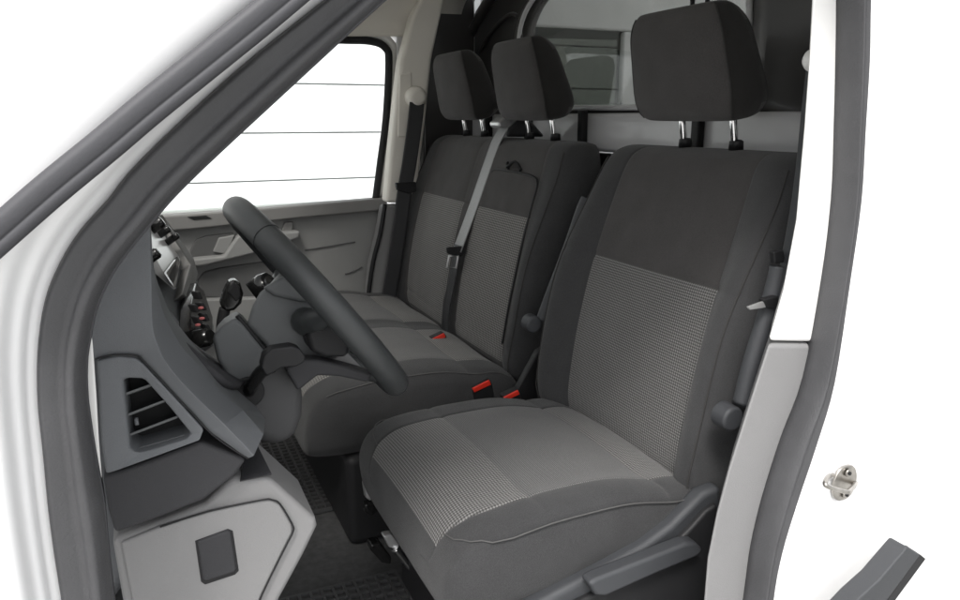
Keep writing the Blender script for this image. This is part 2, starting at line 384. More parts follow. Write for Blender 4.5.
# roof, roof lining, header
bm = bmesh.new(); rows = []
prof = [(.60,.25),(.66,.36),(.80,.46),(1.1,.52),(1.65,.55),(2.2,.52),(2.5,.46),(2.62,.36),(2.66,.24)]
for y, z in prof: rows.append([Vector((x, y, z+dz)) for x, dz in ((.22,-.03),(.32,0),(.7,.03),(1.14,.05))])
grid('roof', rows, Vn, van, sub=1, solid=.01)
m = bpy.data.materials.new('translucent_roof'); m.use_nodes = True; nt = m.node_tree; b = nt.nodes['Principled BSDF']; b.inputs['Base Color'].default_value = (.8,.8,.8,1); b.inputs['Roughness'].default_value = .4
tr = N(nt, 'ShaderNodeBsdfTranslucent'); tr.inputs[0].default_value = (.8,.82,.82,1); mx = N(nt, 'ShaderNodeMixShader'); mx.inputs[0].default_value = .6
nt.links.new(b.outputs[0], mx.inputs[1]); nt.links.new(tr.outputs[0], mx.inputs[2]); nt.links.new(mx.outputs[0], nt.nodes['Material Output'].inputs[0])
grid('added_daylight_roof', [[Vector((x, y, z+dz)) for x, dz in ((1.15,.05),(1.6,.06),(2.0,.07),(2.4,.07))] for y, z in prof], m, van, sub=1, solid=.004)  # unseen roof made translucent to let daylight into the cargo area
rows = []
for y, z in [(.70,.22),(.75,.32),(.85,.38),(1.1,.41),(1.65,.43),(2.15,.41),(2.36,.38),(2.44,.335),(2.475,.28),(2.48,.235)]:
    rows.append([Vector((x, y, z+dz)) for x, dz in ((.24,-.03),(.34,0),(.6,.02),(1.05,.03))])
grid('roof_lining', rows, M['beige'], van, sub=2, solid=.006)
# far rear pillar trim
slab('far_pillar_trim', px([(432,-30),(445,0),(438,32),(432,60),(427,110),(420,170),(416,203),(386,203),(392,140),(398,85),(401,60),(406,42),(412,18),(420,0),(424,-30)], 2.40), (0,.06,0), M['beige'], van, bevel=.018, seg=5)
boxo('far_side_lining', (.905,2.455,-1.0), (1.10,2.495,.40), M['bulk'], van, bevel=.01)
slab('far_pillar_lower_trim', px([(384,205),(416,205),(407,250),(399,300),(396,360),(366,360),(368,300),(372,262),(379,235)], 2.40), (0,.06,0), M['grey'], van, bevel=.012, seg=4)
tubeo('door_gap_seal', [at(x, y, Y=2.398) for x, y in ((385,204),(380,235),(373,262),(368,300),(366,345))], .0075, M['black'], van, n=3)
# far body side: panels behind the trims and behind the bulkhead
bm = bmesh.new()
box(bm, (.835,2.50,-1.2), (1.12,2.62,.40)); box(bm, (-.9,2.56,-1.2), (-.12,2.62,-.25)); box(bm, (-.12,2.56,-1.2), (.77,2.62,-.95))
link('far_side_panel', bm, Vn, van, bevel=.004)
tubeo('far_front_pillar', [(-.75,2.52,-.28),(-.45,2.5,-.05),(-.1,2.46,.17),(.26,2.42,.36)], .035, M['beige'], van)
tubeo('near_front_pillar', [(-.75,.75,-.28),(-.45,.76,-.05),(-.17,.78,.12),(.24,.80,.37)], .03, M['beige'], van)
tubeo('windscreen_header', [(.24,.78,.37),(.21,1.6,.42),(.24,2.44,.37)], .03, M['beige'], van)
o = grid('windscreen', [[Vector((-.76,y,-.24)), Vector((-.42,y,.0)), Vector((-.1,y,.21)), Vector((.23,y,.42))] for y in (.8,1.2,1.6,2.05,2.44)], M['screenglass'], van, sub=1, solid=.004)
slab('bonnet', [(-.8,.72,-.28),(-.8,2.55,-.28),(-1.5,2.5,-.5),(-1.5,.78,-.5)], (0,0,-.03), Vn, van, bevel=.01)
boxo('front_wing', (-1.5,.66,-1.3), (-.30,.70,-.52), Vn, van, bevel=.02)
# cargo area seen through the bulkhead window
bm = bmesh.new()
prism(bm, [Vector((x,2.5,z)) for x,z in ((1.16,-1.0),(2.4,-1.0),(2.4,.02),(1.16,.02))], Vector((0,.05,0)))
prism(bm, [Vector((x,2.5,z)) for x,z in ((1.16,.32),(2.4,.32),(2.4,.5),(1.16,.5))], Vector((0,.05,0)))
prism(bm, [Vector((x,2.5,z)) for x,z in ((1.16,.021),(1.22,.021),(1.22,.319),(1.16,.319))], Vector((0,.05,0)))
prism(bm, [Vector((x,2.5,z)) for x,z in ((1.74,.021),(2.4,.021),(2.4,.319),(1.74,.319))], Vector((0,.05,0)))
link('cargo_side_lining', bm, M['cargo'], van, bevel=.01)
slab('cargo_window', [(1.20,2.52,.0),(1.77,2.52,.0),(1.77,2.52,.34),(1.20,2.52,.34)], (0,.006,0), M['glassD'], van, bevel=0)
boxo('cargo_floor', (1.14,.66,-1.02), (2.4,2.55,-.97), M['cargo'], van)
# cab floor
boxo('cab_floor', (-.8,.80,FLOOR-.05), (1.12,2.56,FLOOR), M['carpet'], van, bevel=0)
boxo('door_step', (-.1,.66,FLOOR-.25), (1.0,.80,FLOOR-.12), M['black'], van, bevel=.01)
boxo('sill_panel', (-.4,.60,-1.30), (2.4,.66,-1.02), Vn, van, bevel=.02)
# door striker on the rear jamb
sc = at(843, 482, Y=.668)
bm = bmesh.new()
pl = [Vector((sc.x+.0235*math.copysign(abs(math.cos(a))**.8, math.cos(a))+.004*math.sin(a)*0, sc.y, sc.z+.027*math.copysign(abs(math.sin(a))**1.0, math.sin(a)))) for a in [2*math.pi*k/28 for k in range(28)]]
prism(bm, pl, Vector((0,-.004,0)))
st = link('door_striker', bm, M['steel'], van, bevel=.0015)
bm = bmesh.new(); y0 = sc.y-.005
tube(bm, smoothpath([at(832,475,Y=.668), at(828,477,Y=.655), at(825,483,Y=.644), at(829,487,Y=.640), at(845,491.5,Y=.638), at(849,491,Y=.640), at(854,486,Y=.652), at(856,483,Y=.668)],5), .0033, 10)
link('striker_loop', bm, M['steel'], st)
for dz in (.0165,-.0165):
    bm = bmesh.new(); c = Vector((sc.x+.001, y0, sc.z+dz))
    prism(bm, [c+Vector((.0062*math.cos(a),0,.0062*math.sin(a))) for a in [2*math.pi*k/20 for k in range(20)]], Vector((0,-.003,0)))
    s_ = link('striker_screw', bm, M['steel'], st, bevel=.001)
    bm = bmesh.new(); prism(bm, [c+Vector((.0028*math.cos(a),-.0035,.0028*math.sin(a))) for a in [2*math.pi*k/6 for k in range(6)]], Vector((0,-.0008,0)))
    bm2 = bm; link('striker_screw', bm2, M['black'], st)
# rubber-faced stop strip low on the side
slab('guard_strip', px([(908,547),(921,555),(888,600),(850,652),(812,650),(858,600),(880,580)], .606), (0,.03,0), M['trim'], van, bevel=.003)
slab('guard_edge', px([(921,555),(926,559),(895,601),(858,652),(850,652),(888,600)], .608), (.004,.028,0), M['black'], van, bevel=.001)
slab('panel_plug', px([(917,470),(938,468),(940,473),(925,475)], .655), (0,.01,0), M['whitetrim'], van, bevel=.002)

# ---------------------------------------------------------------- bulkhead
BX = 1.12
bk = thing('bulkhead', 'black painted steel bulkhead with a wide window behind the seats', 'partition wall', (BX, 1.6, FLOOR))
def wy_(x, y, X=BX): return at(x, y, X=X)
win = [(2.10,.065),(2.13,.20),(2.09,.30),(1.95,.36),(1.65,.375),(1.36,.36),(1.22,.31),(1.18,.2),(1.19,.065),(1.25,.035),(1.6,.032),(2.02,.035)]
outr = [(2.60,-.05),(2.60,.22),(2.50,.36),(2.2,.44),(1.6,.46),(1.0,.44),(.74,.36),(.70,.2),(.70,-.05),(.9,-.06),(1.55,-.06),(2.3,-.06)]
bm = bmesh.new(); wn = smoothpath([Vector((BX,y,z)) for y,z in win+win[:1]],5)[:-1]; on = smoothpath([Vector((BX+.005,y,z)) for y,z in outr+outr[:1]],5)[:-1]
levels = [([lerp(p, q, k) for p, q in zip(on, wn)], dx) for k, dx in ((0,0),(.55,0),(.80,-.004),(.88,-.018),(.96,-.018),(1,.0),(1,.03),(0,.03))]
VV = [[bm.verts.new(p+Vector((dx,0,0))) for p in L] for L, dx in levels]
n = len(on)
for A, B in zip(VV, VV[1:]):
    for j in range(n): bm.faces.new((A[j],A[(j+1)%n],B[(j+1)%n],B[j]))
link('upper_panel', bm, M['bulk'], bk)
bm = bmesh.new(); tube(bm, [p+Vector((-.017,0,0))+(p-Vector((BX,1.55,.2))).normalized()*.008 for p in wn], .007, 8, closed=True)
link('window_frame', bm, M['bulkgrey'], bk)
bm = bmesh.new(); prism(bm, [p+Vector((.01,0,0)) for p in wn], Vector((.005,0,0))); link('window_pane', bm, M['paneglass'], bk, smooth=False)
# lower half: grey shelf rail and dark panel
boxo('cross_rail', (BX-.03,.72,-.085), (BX+.03,2.58,.012), M['bulkgrey'], bk, bevel=.012)
boxo('lower_panel', (BX,.66,-1.0), (BX+.025,2.6,-.09), M['bulk'], bk, bevel=.004)
for y in (2.30, 2.02, 1.72, 1.27, .93):
    boxo('rail_bracket', (BX-.05,y-.012,-.12), (BX-.031,y+.012,.02), M['black'], bk, bevel=.004)
# pressed rib to the left of the window
rb = [at(x, y, X=BX-.012) for x, y in ((480,52),(487,38),(500,22),(512,14),(519,20),(521,40),(521,62))]
tubeo('pressed_rib', rb, .006, M['bulk'], bk)
tubeo('side_flange', [at(x, y, X=BX-.03) for x, y in ((432,140),(434,95),(440,60),(452,30),(468,0),(480,-30))], .022, M['bulk'], bk)
tubeo('side_flange', [at(x, y, X=BX-.03) for x, y in ((462,60),(470,35),(484,10),(500,-15))], .016, M['bulk'], bk)
for x in (693, 708): tubeo('window_bar', [at(x, 30, X=BX-.05), at(x-1, -40, X=BX-.05)], .005, M['black'], bk)

# ---------------------------------------------------------------- passenger door (far side)
pdoor = thing('passenger_door', 'grey lined passenger door with clear window on the far side of the cab', 'door', (.3, 2.55, -1.1))
def zy(pts, Y): return [Vector((x, Y, z)) for x, z in pts]
slab('door_panel', px([(100,222),(165,218.5),(388,202),(384,235),(376,270),(372,300),(371,360),(340,480),(100,520)], 2.50), (0,.05,0), M['doorgrey'], pdoor, bevel=.006)
slab('sill_cap', px([(90,223),(165,216),(240,210.5),(387,198),(387,210),(300,218),(196,229),(90,238)], 2.465), (0,.06,0), M['greyB'], pdoor, bevel=.006)
slab('sill_slot', px([(187,217),(206,215.5),(212,218.5),(194,220)], 2.462), (0,.006,0), M['black'], pdoor, bevel=.001)
hp = slab('handle_panel', px([(190,252),(196,240),(206,236),(234,233),(229,248),(222,255),(193,258)], 2.485), (0,.02,0), M['doordark'], pdoor, bevel=.003)
slab('door_handle', px([(213,252),(219,238),(235,235),(230,247),(224,254)], 2.475), (0,.02,0), M['doorgrey'], pdoor, bevel=.004)
slab('armrest', px([(150,262),(193,259),(224,256),(238,236),(300,231),(300,238),(262,252),(205,266),(150,272)], 2.45), (0,.06,0), M['doorgrey'], pdoor, bevel=.008)
slab('pull_recess', px([(285,222),(294,222),(292,232),(280,234)], 2.487), (0,.02,0), M['greyB'], pdoor, bevel=.003)
slab('door_pocket', px([(198,280),(204,272),(220,268),(262,262),(300,262),(310,300),(240,300),(205,298),(199,292)], 2.487), (0,.02,0), M['doordark'], pdoor, bevel=.008)
slab('pocket_lip', px([(200,300),(312,296),(350,292),(345,330),(200,340)], 2.46), (0,.04,0), M['doorgrey'], pdoor, bevel=.006)
tubeo('panel_crease', [at(x, y, Y=2.497) for x, y in ((305,250),(325,247),(355,242))], .0022, M['doordark'], pdoor, n=3)
tubeo('panel_crease', [at(x, y, Y=2.497) for x, y in ((345,274),(352,272),(362,267))], .0025, M['doordark'], pdoor, n=3)
# window frame with rubber run
fr = [(-.70,-.29),(-.40,-.04),(-.05,.20),(.25,.245),(.62,.245),(.745,.245),(.795,.225),(.805,.18),(.79,.0),(.765,-.15),(.742,-.285)]
tubeo('window_seal', zy(fr, 2.50), .013, M['black'], pdoor, n=4)
fr2 = [(x+(.018 if x > .7 else 0), z+.020) for x, z in fr]
tubeo('window_frame', zy(fr2, 2.515), .016, M['whitetrim'], pdoor, n=4)
slab('window_glass', zy([(-.70,-.29),(-.40,-.04),(-.05,.20),(.25,.245),(.745,.245),(.80,.2),(.742,-.285)], 2.52), (0,.004,0), M['glass'], pdoor, bevel=0)
slab('outer_skin', zy([(-.7,-.30),(.76,-.28),(.76,-1.15),(-.7,-1.15)], 2.60), (0,.03,0), M['white'], pdoor, bevel=.01)

# ---------------------------------------------------------------- seats
def seat_back(parent, cy, hw, mats, matf, gs, gt, bol=.038, top=(.918,-.035), bot=(.782,-.64), split=None, name='backrest'):
    T = Vector((top[0],0,top[1])); B = Vector((bot[0],0,bot[1])); d = (T-B).normalized(); nrm = Vector((-d.z,0,d.x))
    Tk = .105
    def axis(t):
        c = B.lerp(T, t) - nrm*Tk
        c = c + nrm*(.018*math.sin(math.pi*min(1, t*1.15)))      # lumbar curve
        return c, nrm
    def hwf(t):
        w = lerp(.97, 1.0, sstep(0,.3,t)) - .03*sstep(.6,1,t)
        return hw*w*(.88+.12*endround(t, .10, .17, 2.0, 0))
    def front(s, t):
        e = endround(t, .10, .11, 2.2, .04)
        b = bol*(1-.8*sstep(.45,.95,t))*sstep(.62,.86,abs(s))
        if split is not None: b = bol*.6*(1-.8*sstep(.45,.95,t))*sstep(.80,.93,abs(s)) + .008*(1-math.exp(-((s-split)/.05)**2)) - .006
        pil = .006*math.cos(s*math.pi/1.4) if abs(s) < .7 else 0
        return (Tk+b+pil)*e
    return pad(name, axis, hwf, COLS, dense(16, ENDS), matf, mats, parent, front, cy, sub=1, groove_s=gs, groove_t=gt, p_side=8)
def seat_cushion(parent, cy, hw, mats, matf, gs, gt, x0=.338, x1=.83, ztop=-.575, zbot=-.74, bol=.022, split=None, tilt=.0, lip=.16):
    def axis(t):
        return Vector((lerp(x0, x1, t), 0, zbot)), Vector((0,0,1))
    def hwf(t):
        return hw*(.86+.14*endround(t, .30, .0, 2.0, 0)) if split is None else hw*(.95+.05*endround(t, .2, .0, 2.0, 0))
    H = ztop-zbot
    def front(s, t):
        e = endround(t, lip, .06, 2.6, .30)
        b = bol*sstep(.60,.85,abs(s))*sstep(.05,.35,t)*(1 if split is not None or s < 0 else 0)
        if split is not None: b = .5*b + .010*(1-math.exp(-((s-split)/.04)**2)) - .008
        pil = .010*math.cos(s*math.pi/1.5) if abs(s) < .75 else 0
        crown = .012*math.sin(math.pi*min(1,t*1.05)) - .035*sstep(.55,1,t) + .013*math.exp(-((t-.87)/.065)**2) + tilt*(1-t)
        return (H+b+pil+crown)*e
    return pad('seat_cushion', axis, hwf, COLS, dense(16, ENDS), matf, mats, parent, front, cy, sub=1, groove_s=gs, groove_t=gt, p_side=11)
def headrest(parent, cy, w, h, centre, lean=-.16, D0=.105, D1=.065):
    C0 = Vector((centre[0],0,centre[1])); d = Vector((math.sin(lean),0,math.cos(lean))); nrm = Vector((-d.z,0,d.x))
    def E(t): return endround(t, .20, .24, 2.1, .05)
    def D(t): return lerp(D0, D1, t)*(.15+.85*E(t))
    def mid(t): return C0 + d*(t-.5)*h - nrm*lerp(D0, D1, t)*.5
    def axis(t): return mid(t) - nrm*D(t)*.5, nrm
    def hwf(t): return w/2*(1-.13*t)*(.78+.22*endround(t, .36, .30, 2.0, 0))
    def front(s, t): return D(t)*(1-.16*s*s)
    cols = sorted(SIDES + [-.75,-.55,-.3,0,.3,.55,.75])
    o, sf = pad('headrest', axis, hwf, cols, dense(16, ENDS), lambda s, t: 1 if abs(s) > .965 else 0, [M['dark'], M['headside']], parent, front, cy, sub=1, p_side=9)
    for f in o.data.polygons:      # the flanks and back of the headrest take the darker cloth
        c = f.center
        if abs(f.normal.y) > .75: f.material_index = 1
    for sg in (-1, 1): seam('headrest_piping', o, sf, [(sg*.962, .04), (sg*.962, .96)], off=.001, r=.0018)
    return o
def posts(head, cy, gap, centre, top, h, parent):
    for s in (-1, 1):
        a = Vector((centre[0]+.083, cy+s*gap, centre[1]-h*.35)); b = Vector((top[0]+.005, cy+s*gap, top[1]-.02))
        bm = bmesh.new(); tube(bm, [a, b], .0065, 14); link('headrest_post', bm, M['chrome'], head)
        bm = bmesh.new(); c = b+Vector((0,0,.014)); tube(bm, [c+Vector((0,0,-.01)), c+Vector((0,0,.006)), c+Vector((0,0,.009))], [.013,.012,.008], 18); link('post_sleeve', bm, M['black'], parent)

ds_ = thing('driver_seat', 'grey cloth driver seat with light checked centre panels, nearest the open door', 'seat', (.6, 1.10, FLOOR))
MS = [M['darkgrey'], M['dark'], M['coarse'], M['fine']]
def mf_back(s, t):
    if abs(s) < .66: return 2 if t < .60 else 1
    return 0
bo, bs = seat_back(ds_, 1.106, .276, MS, mf_back, (-.66,.66), (.60,), bol=.052)
def mf_cush(s, t):
    if -.73 < s < .66:
        if t < .02: return 0
        return 2 if (t < .32 or t > .77) else 3
    return 0
cuo, cus = seat_cushion(ds_, 1.096, .258, MS, mf_cush, (-.73,.66), (.32,.77), bol=.016, zbot=-.685)
for sg in (-1, 1):
    seam('seam_piping', bo, bs, [(sg*.93,.06),(sg*.93,.93)], r=.0016)
    seam('seam_thread', cuo, cus, [((-.73 if sg < 0 else .66),.045),(sg*.84,.055),(sg*.93,.085),(sg*.978,.14),(sg*.985,.2),(sg*.985,.95)], r=.0011, mat='thread')
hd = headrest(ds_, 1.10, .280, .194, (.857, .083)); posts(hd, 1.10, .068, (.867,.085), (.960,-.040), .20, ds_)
# side shield of the seat base with the height lever
sh = slab('side_shield', px([(500,625),(560,592),(600,571),(645,546),(672,526),(690,508),(704,494),(722,486),(722,640),(500,660)], .822), (0,.03,0), M['trim'], ds_, bevel=.010, seg=4)
slab('side_cover', px([(556,614),(600,592),(640,570),(672,548),(692,528),(706,512),(718,504),(718,650),(540,650)], .812), (0,.02,0), M['black'], ds_, bevel=.006)
slab('adjuster_lever', px([(589,584),(597,579),(640,562),(686,544),(697,543),(704,550),(698,557),(655,575),(606,597),(596,596)], .790), (0,.026,0), M['trim'], ds_, bevel=.006, seg=4)
boxo('seat_base', (.42,.87,FLOOR), (.80,1.33,-.70), M['black'], ds_, bevel=.02)
for y in (.90, 1.30): boxo('seat_rail', (.40,y-.02,-.75), (.84,y+.02,-.715), M['steel'], ds_, bevel=.004)
tubeo('height_bar', [at(x, y, Y=1.27) for x, y in ((395,548),(406,562),(430,592),(455,625))], .007, M['chrome'], ds_)
slab('rail_knob', px([(371,545),(380,543),(392,558),(391,565),(382,563),(371,551)], 1.30), (0,.03,0), M['gloss'], ds_, bevel=.004)
slab('rail_knob', px([(383,536),(392,534),(400,545),(398,550),(389,548)], 1.27), (0,.02,0), M['silver'], ds_, bevel=.004)
slab('rail_knob', px([(364,484),(369,482),(373,492),(371,502),(366,498)], 1.36), (0,.02,0), M['silver'], ds_, bevel=.004)
slab('rail_knob', px([(365,505),(374,502),(379,511),(372,517),(365,513)], 1.36), (0,.02,0), M['gloss'], ds_, bevel=.004)
# folded armrests, one at each flank of the backrest
def armrest(pts, Y, kn):
    a = tubeo('armrest', [at(x, y, Y=Y) for x, y in pts], [.0135]*1 and .0135, M['trim'], ds_)
    c = at(*kn, Y=Y-.012); bm = bmesh.new(); tube(bm, [c, c+Vector((0,.004,0)), c+Vector((0,.03,0))], [.014,.019,.020], 24); link('armrest_pivot', bm, M['trim'], ds_, bevel=.002)
armrest([(587,199),(582,210),(569,248),(553,290),(541,322)], 1.40, (535,325))
armrest([(779,266),(775,285),(765,320),(751,365),(741,405)], .79, (735,420))

pb = thing('passenger_bench', 'dark grey double passenger bench seat with light ribbed panels beyond the driver seat', 'seat', (.6, 1.94, FLOOR))
MB = [M['darkgrey'], M['dark'], M['ribbed'], M['fine']]
BH = .475; BC = 1.97
def sy(y): return (y-BC)/BH
i1 = (sy(1.60), sy(1.895)); i2 = (sy(1.995), sy(2.345))
def mfb(s, t):
    if i1[0] < s < i1[1]: return 2 if .07 < t < .66 else 1
    if i2[0] < s < i2[1]: return 2 if .07 < t < .66 else 1
    return 0 if (abs(s) > .8) else 1
po, ps = seat_back(pb, BC, BH, MB, mfb, (i1[0],i1[1],i2[0],i2[1]), (.66,.13), split=0.0, bol=.06)
def mfc(s, t):
    if i1[0] < s < i1[1] or i2[0] < s < i2[1]:
        return 2 if (t < .27 or t > .74) else 3
    return 0
pco, pcs = seat_cushion(pb, BC, BH, MB, mfc, (i1[0],i1[1],i2[0],i2[1]), (.27,.74), x0=.275, x1=.80, split=0.0, zbot=-.712)
for sg in (-1, 1):
    seam('seam_piping', po, ps, [(sg*.95,.06),(sg*.95,.93)], r=.0018)
    seam('seam_thread', pco, pcs, [(sg*.96,.10),(sg*.96,.93)], r=.0013, mat='thread')
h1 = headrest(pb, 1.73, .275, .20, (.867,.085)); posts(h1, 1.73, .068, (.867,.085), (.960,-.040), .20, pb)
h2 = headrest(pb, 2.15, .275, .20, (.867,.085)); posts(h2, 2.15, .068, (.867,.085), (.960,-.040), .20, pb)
boxo('bench_base', (.36,1.50,FLOOR), (.78,2.40,-.73), M['black'], pb, bevel=.02)
# folding table in the middle backrest: piping outline and pull strap
def onback(y, z, off=.006):
    # point on the front of the bench backrest
    t = (z+.64)/.605; x = lerp(.782,.918,t)-.018*math.sin(math.pi*min(1,t*1.15))*1.0-off
    return Vector((x, y, z))
pp = [onback(1.86,-.145),onback(1.84,-.135),onback(1.72,-.135),onback(1.63,-.14),onback(1.60,-.155),onback(1.595,-.20),onback(1.59,-.30),onback(1.59,-.45),onback(1.595,-.545)]
tubeo('table_piping', pp, .0028, M['black'], pb, n=5, seg=8)
tubeo('pull_strap', [onback(1.77,-.130,.006),onback(1.76,-.113,.02),onback(1.74,-.122,.028),onback(1.72,-.108,.02),onback(1.70,-.130,.006)], .004, M['black'], pb, n=4, seg=8)
slab('bench_side_cover', px([(560,415),(505,412),(520,385),(538,352),(548,345)], 1.44), (0,.02,0), M['black'], pb, bevel=.004)

# ---------------------------------------------------------------- belts and buckles
b1 = thing('seat_belt', 'black seat belt hanging from beige guide on the far door pillar', 'seat belt', at(417, 97, Y=2.38), group='seat belts')
c = at(417, 97, Y=2.37)
bm = bmesh.new(); tube(bm, [c+Vector((0,.035,0)), c+Vector((0,-.0,0)), c+Vector((0,-.012,0)), c+Vector((0,-.016,0))], [.034,.034,.026,.015], 28); link('belt_guide', bm, M['beige'], b1, bevel=.002)
slab('guide_track', px([(398,137),(400,75),(412,72),(410,137)], 2.395), (0,.01,0), M['beige'], b1, bevel=.004)
ribbon('webbing', [at(x, y, Y=2.36) for x, y in ((417,103),(414,130),(409,165),(405,188),(400,225),(394,265),(388,300))], .05, (1,0,0), M['webbing'], b1)
slab('belt_stop', px([(396,183),(416,182),(417,191),(409,194),(397,190)], 2.35), (0,.015,0), M['black'], b1, bevel=.003)
b2 = thing('seat_belt', 'centre seat belt painted pale grey as if lit, with metal tongue lying on the bench backrest', 'seat belt', (.98,1.9,-.02), group='seat belts')
def wsp(pts): return [at(x, y, Y=Y) for x, y, Y in pts]
ribbon('webbing', wsp([(520,117,1.87),(508,124,1.88),(497,140,1.90),(486,170,1.90),(474,205,1.91),(463,235,1.91),(457,251,1.91)]), .056, (0,1,0), M['weblit'], b2)
ribbon('lower_webbing', wsp([(458,245,1.915),(456,258,1.915),(452,280,1.92),(446,310,1.92),(445,336,1.91)]), .047, (0,1,0), M['webbing'], b2)
slab('belt_tongue_body', px([(447,248),(465,246),(466,253),(461,257),(448,254)], 1.885), (0,.012,0), M['black'], b2, bevel=.003)
tg = bmesh.new(); tube(tg, wsp([(449,256,1.88),(458,256,1.88),(456,268,1.88),(447,267,1.88)]), .0035, 8, closed=True); link('belt_tongue', tg, M['silver'], b2)
slab('belt_outlet', px([(498,123),(505,117),(524,117),(530,122),(526,127),(500,128)], 1.86), (0,.06,0), M['silver'], b2, bevel=.006)
slab('outlet_hood', px([(508,128),(522,116),(532,122),(545,137),(505,137)], 1.80), (.05,.1,0), M['black'], b2, bevel=.01)
b3 = thing('seat_belt', 'grey driver seat belt running edge-on down beside the white door pillar trim', 'seat belt', at(808, 62, Y=.76), group='seat belts')
c = at(818, 60, Y=.765); bm = bmesh.new(); tube(bm, [c+Vector((0,-.01,0)), c+Vector((0,.012,0)), c+Vector((0,.02,0))], [.015,.015,.008], 24); link('belt_guide', bm, M['whitetrim'], b3, bevel=.002)
ribbon('webbing', [at(x+5, y, Y=.775) for x, y in ((808,68),(803,110),(798,160),(792,205),(785,245),(777,285),(768,325))], .045, (.55,1,0), M['trim'], b3)
slab('belt_stop', px([(774,252),(784,250),(786,262),(775,264)], .782), (0,.01,0), M['black'], b3, bevel=.002)
slab('belt_tongue', px([(748,307),(762,302),(775,299),(777,305),(764,308),(750,310)], .775), (0,.004,0), M['silver'], b3, bevel=.001)
slab('belt_tongue_body', px([(764,300),(778,296),(781,308),(768,309)], .772), (0,.012,0), M['black'], b3, bevel=.002)
def buckle(cx, cy_, Y, sx, label, rot=0):
    t = thing('belt_buckle', label, 'buckle', at(cx, cy_+8, Y=Y), group='red seat belt buckles')
    def q(lst): return [at(cx+x*sx*math.cos(rot)-y*sx*math.sin(rot), cy_+x*sx*math.sin(rot)+y*sx*math.cos(rot), Y=Y) for x, y in lst]
    slab('buckle_housing', q([(-9,-1),(8,-9),(11,-5),(14,12),(-6,16)]), (0,.022,0), M['black'], t, bevel=.003)
    slab('release_button', [p+Vector((0,-.003,.0)) for p in q([(-9,0),(8,-8.5),(10,-3.5),(-7,4.5)])], (0,.018,0), M['red'], t, bevel=.002)
buckle(437, 340, 1.80, .85, 'small red buckle at the foot of the centre belt with the painted sheen')
buckle(481, 388, 1.50, 1.0, 'largest red buckle standing at the near rear corner of the bench cushion')
buckle(511, 397, 1.385, .85, 'red buckle half sunk between the bench and the driver seat')
tubeo('x', [(0,0,0),(0,0,.01)], .001, M['black'], None) if False else None

# ---------------------------------------------------------------- dashboard
db = thing('dashboard', 'blue grey plastic dashboard with slatted side vent and light grey lower panel', 'dashboard', (0, 1.6, -.7))
# main body behind the visible pieces, full cab width
prof = [(-.75,-.30),(-.60,-.22),(-.14,-.20),(-.02,-.21),(.0,-.27),(.01,-.40),(-.02,-.52),(-.10,-.62),(-.40,-.68),(-.75,-.68)]
bm = bmesh.new(); prism(bm, [Vector((x-.03,.90,z-.02)) for x, z in prof], Vector((0,1.54,0))); link('dashboard_body', bm, M['dash'], db, bevel=.02)
def strip(name, rows, Ys, mat, sub=2): return grid(name, [[at(x, y, Y=Y) for (x, y), Y in zip(r, Ys)] for r in rows], mat, db, sub=sub, solid=.012)
rows = (((60,300),(149,222),(150,224),(151,226)),((75,340),(151,262),(153,266),(154,268)),((95,359),(151.5,290),(158,294),(163,296)),((107,355.5),(152,315),(164,314),(172,316)),
 ((122,354.5),(153.5,332),(172,330),(184,332)),((137,355.5),(158,346),(182,347),(196,347)),((144,362),(165,361),(192,358),(207,358)),((160,379),(178,378),(203,370),(217,368)),
 ((176,396.5),(196,397),(222,392),(232,385)),((209,431.5),(224,424),(243,410),(258,408)))
cols_ = [smoothpath([at(*r[k], Y=Y) for r in rows], 4)+[at(*e, Y=Ye)] for k, (Y, e, Ye) in enumerate(((.80,(248,459),.802),(.785,(254,456),.80),(.875,(264,434),.815),(.985,(265,420),.86)))]
bm = bmesh.new(); V = [[bm.verts.new(p) for p in r] for r in zip(*cols_)]
for A, B in zip(V, V[1:]):
    for j in range(3): bm.faces.new((A[j], A[j+1], B[j+1], B[j])).material_index = 1 if j == 2 else 0
o = link('upper_pad', bm, [M['dash'], M['shroud']], db)
o.modifiers.clear(); face_view(o); m_ = o.modifiers.new('Solid', 'SOLIDIFY'); m_.thickness = .014; m_.offset = -1
m_ = o.modifiers.new('Bevel', 'BEVEL'); m_.width = .0035; m_.segments = 3; m_.limit_method = 'ANGLE'; m_.angle_limit = math.radians(10)
o.modifiers.new('WN', 'WEIGHTED_NORMAL')
tubeo('pad_seam', [at(x, y, Y=.797) for x, y in ((95,359),(105,356),(118,354.5),(137,355.5),(144,362),(160,379),(176,396.5),(192,413),(209,431.5),(228,446),(248,458.5))], .0009, M['black'], db, n=4, seg=8)
# vent housing
vh = [(97,361),(120,357),(136,358.5),(143,364),(208,434),(246,460),(200,440.5),(150,460),(106,476)]
outer = px([(97,361),(118,357),(136,358.5),(143,364),(176,399),(204,430),(200,440.5),(150,459),(106,475),(101,440)], .795)
inner = px([(123,380),(130,378.5),(142,379),(146,381),(170,408),(191,434),(186,439),(150,450),(137,453),(130,448)], .800)
bm = bmesh.new()
L0 = [bm.verts.new(p+Vector((0,.05,0))) for p in outer]; L1 = [bm.verts.new(p) for p in outer]; L2 = [bm.verts.new(p) for p in inner]; L3 = [bm.verts.new(p+Vector((.004,.045,0))) for p in inner]
for A, B in ((L0,L1),(L1,L2),(L2,L3)):
    for j in range(10): bm.faces.new((A[j],A[(j+1)%10],B[(j+1)%10],B[j]))
vb = link('vent_housing', bm, M['dash'], db, bevel=.003, angle=30)
slab('vent_back', [p+Vector((0,.045,0)) for p in px([(118,372),(150,372),(200,436),(188,445),(130,460)], .80)], (0,.006,0), M['black'], vb, bevel=0)
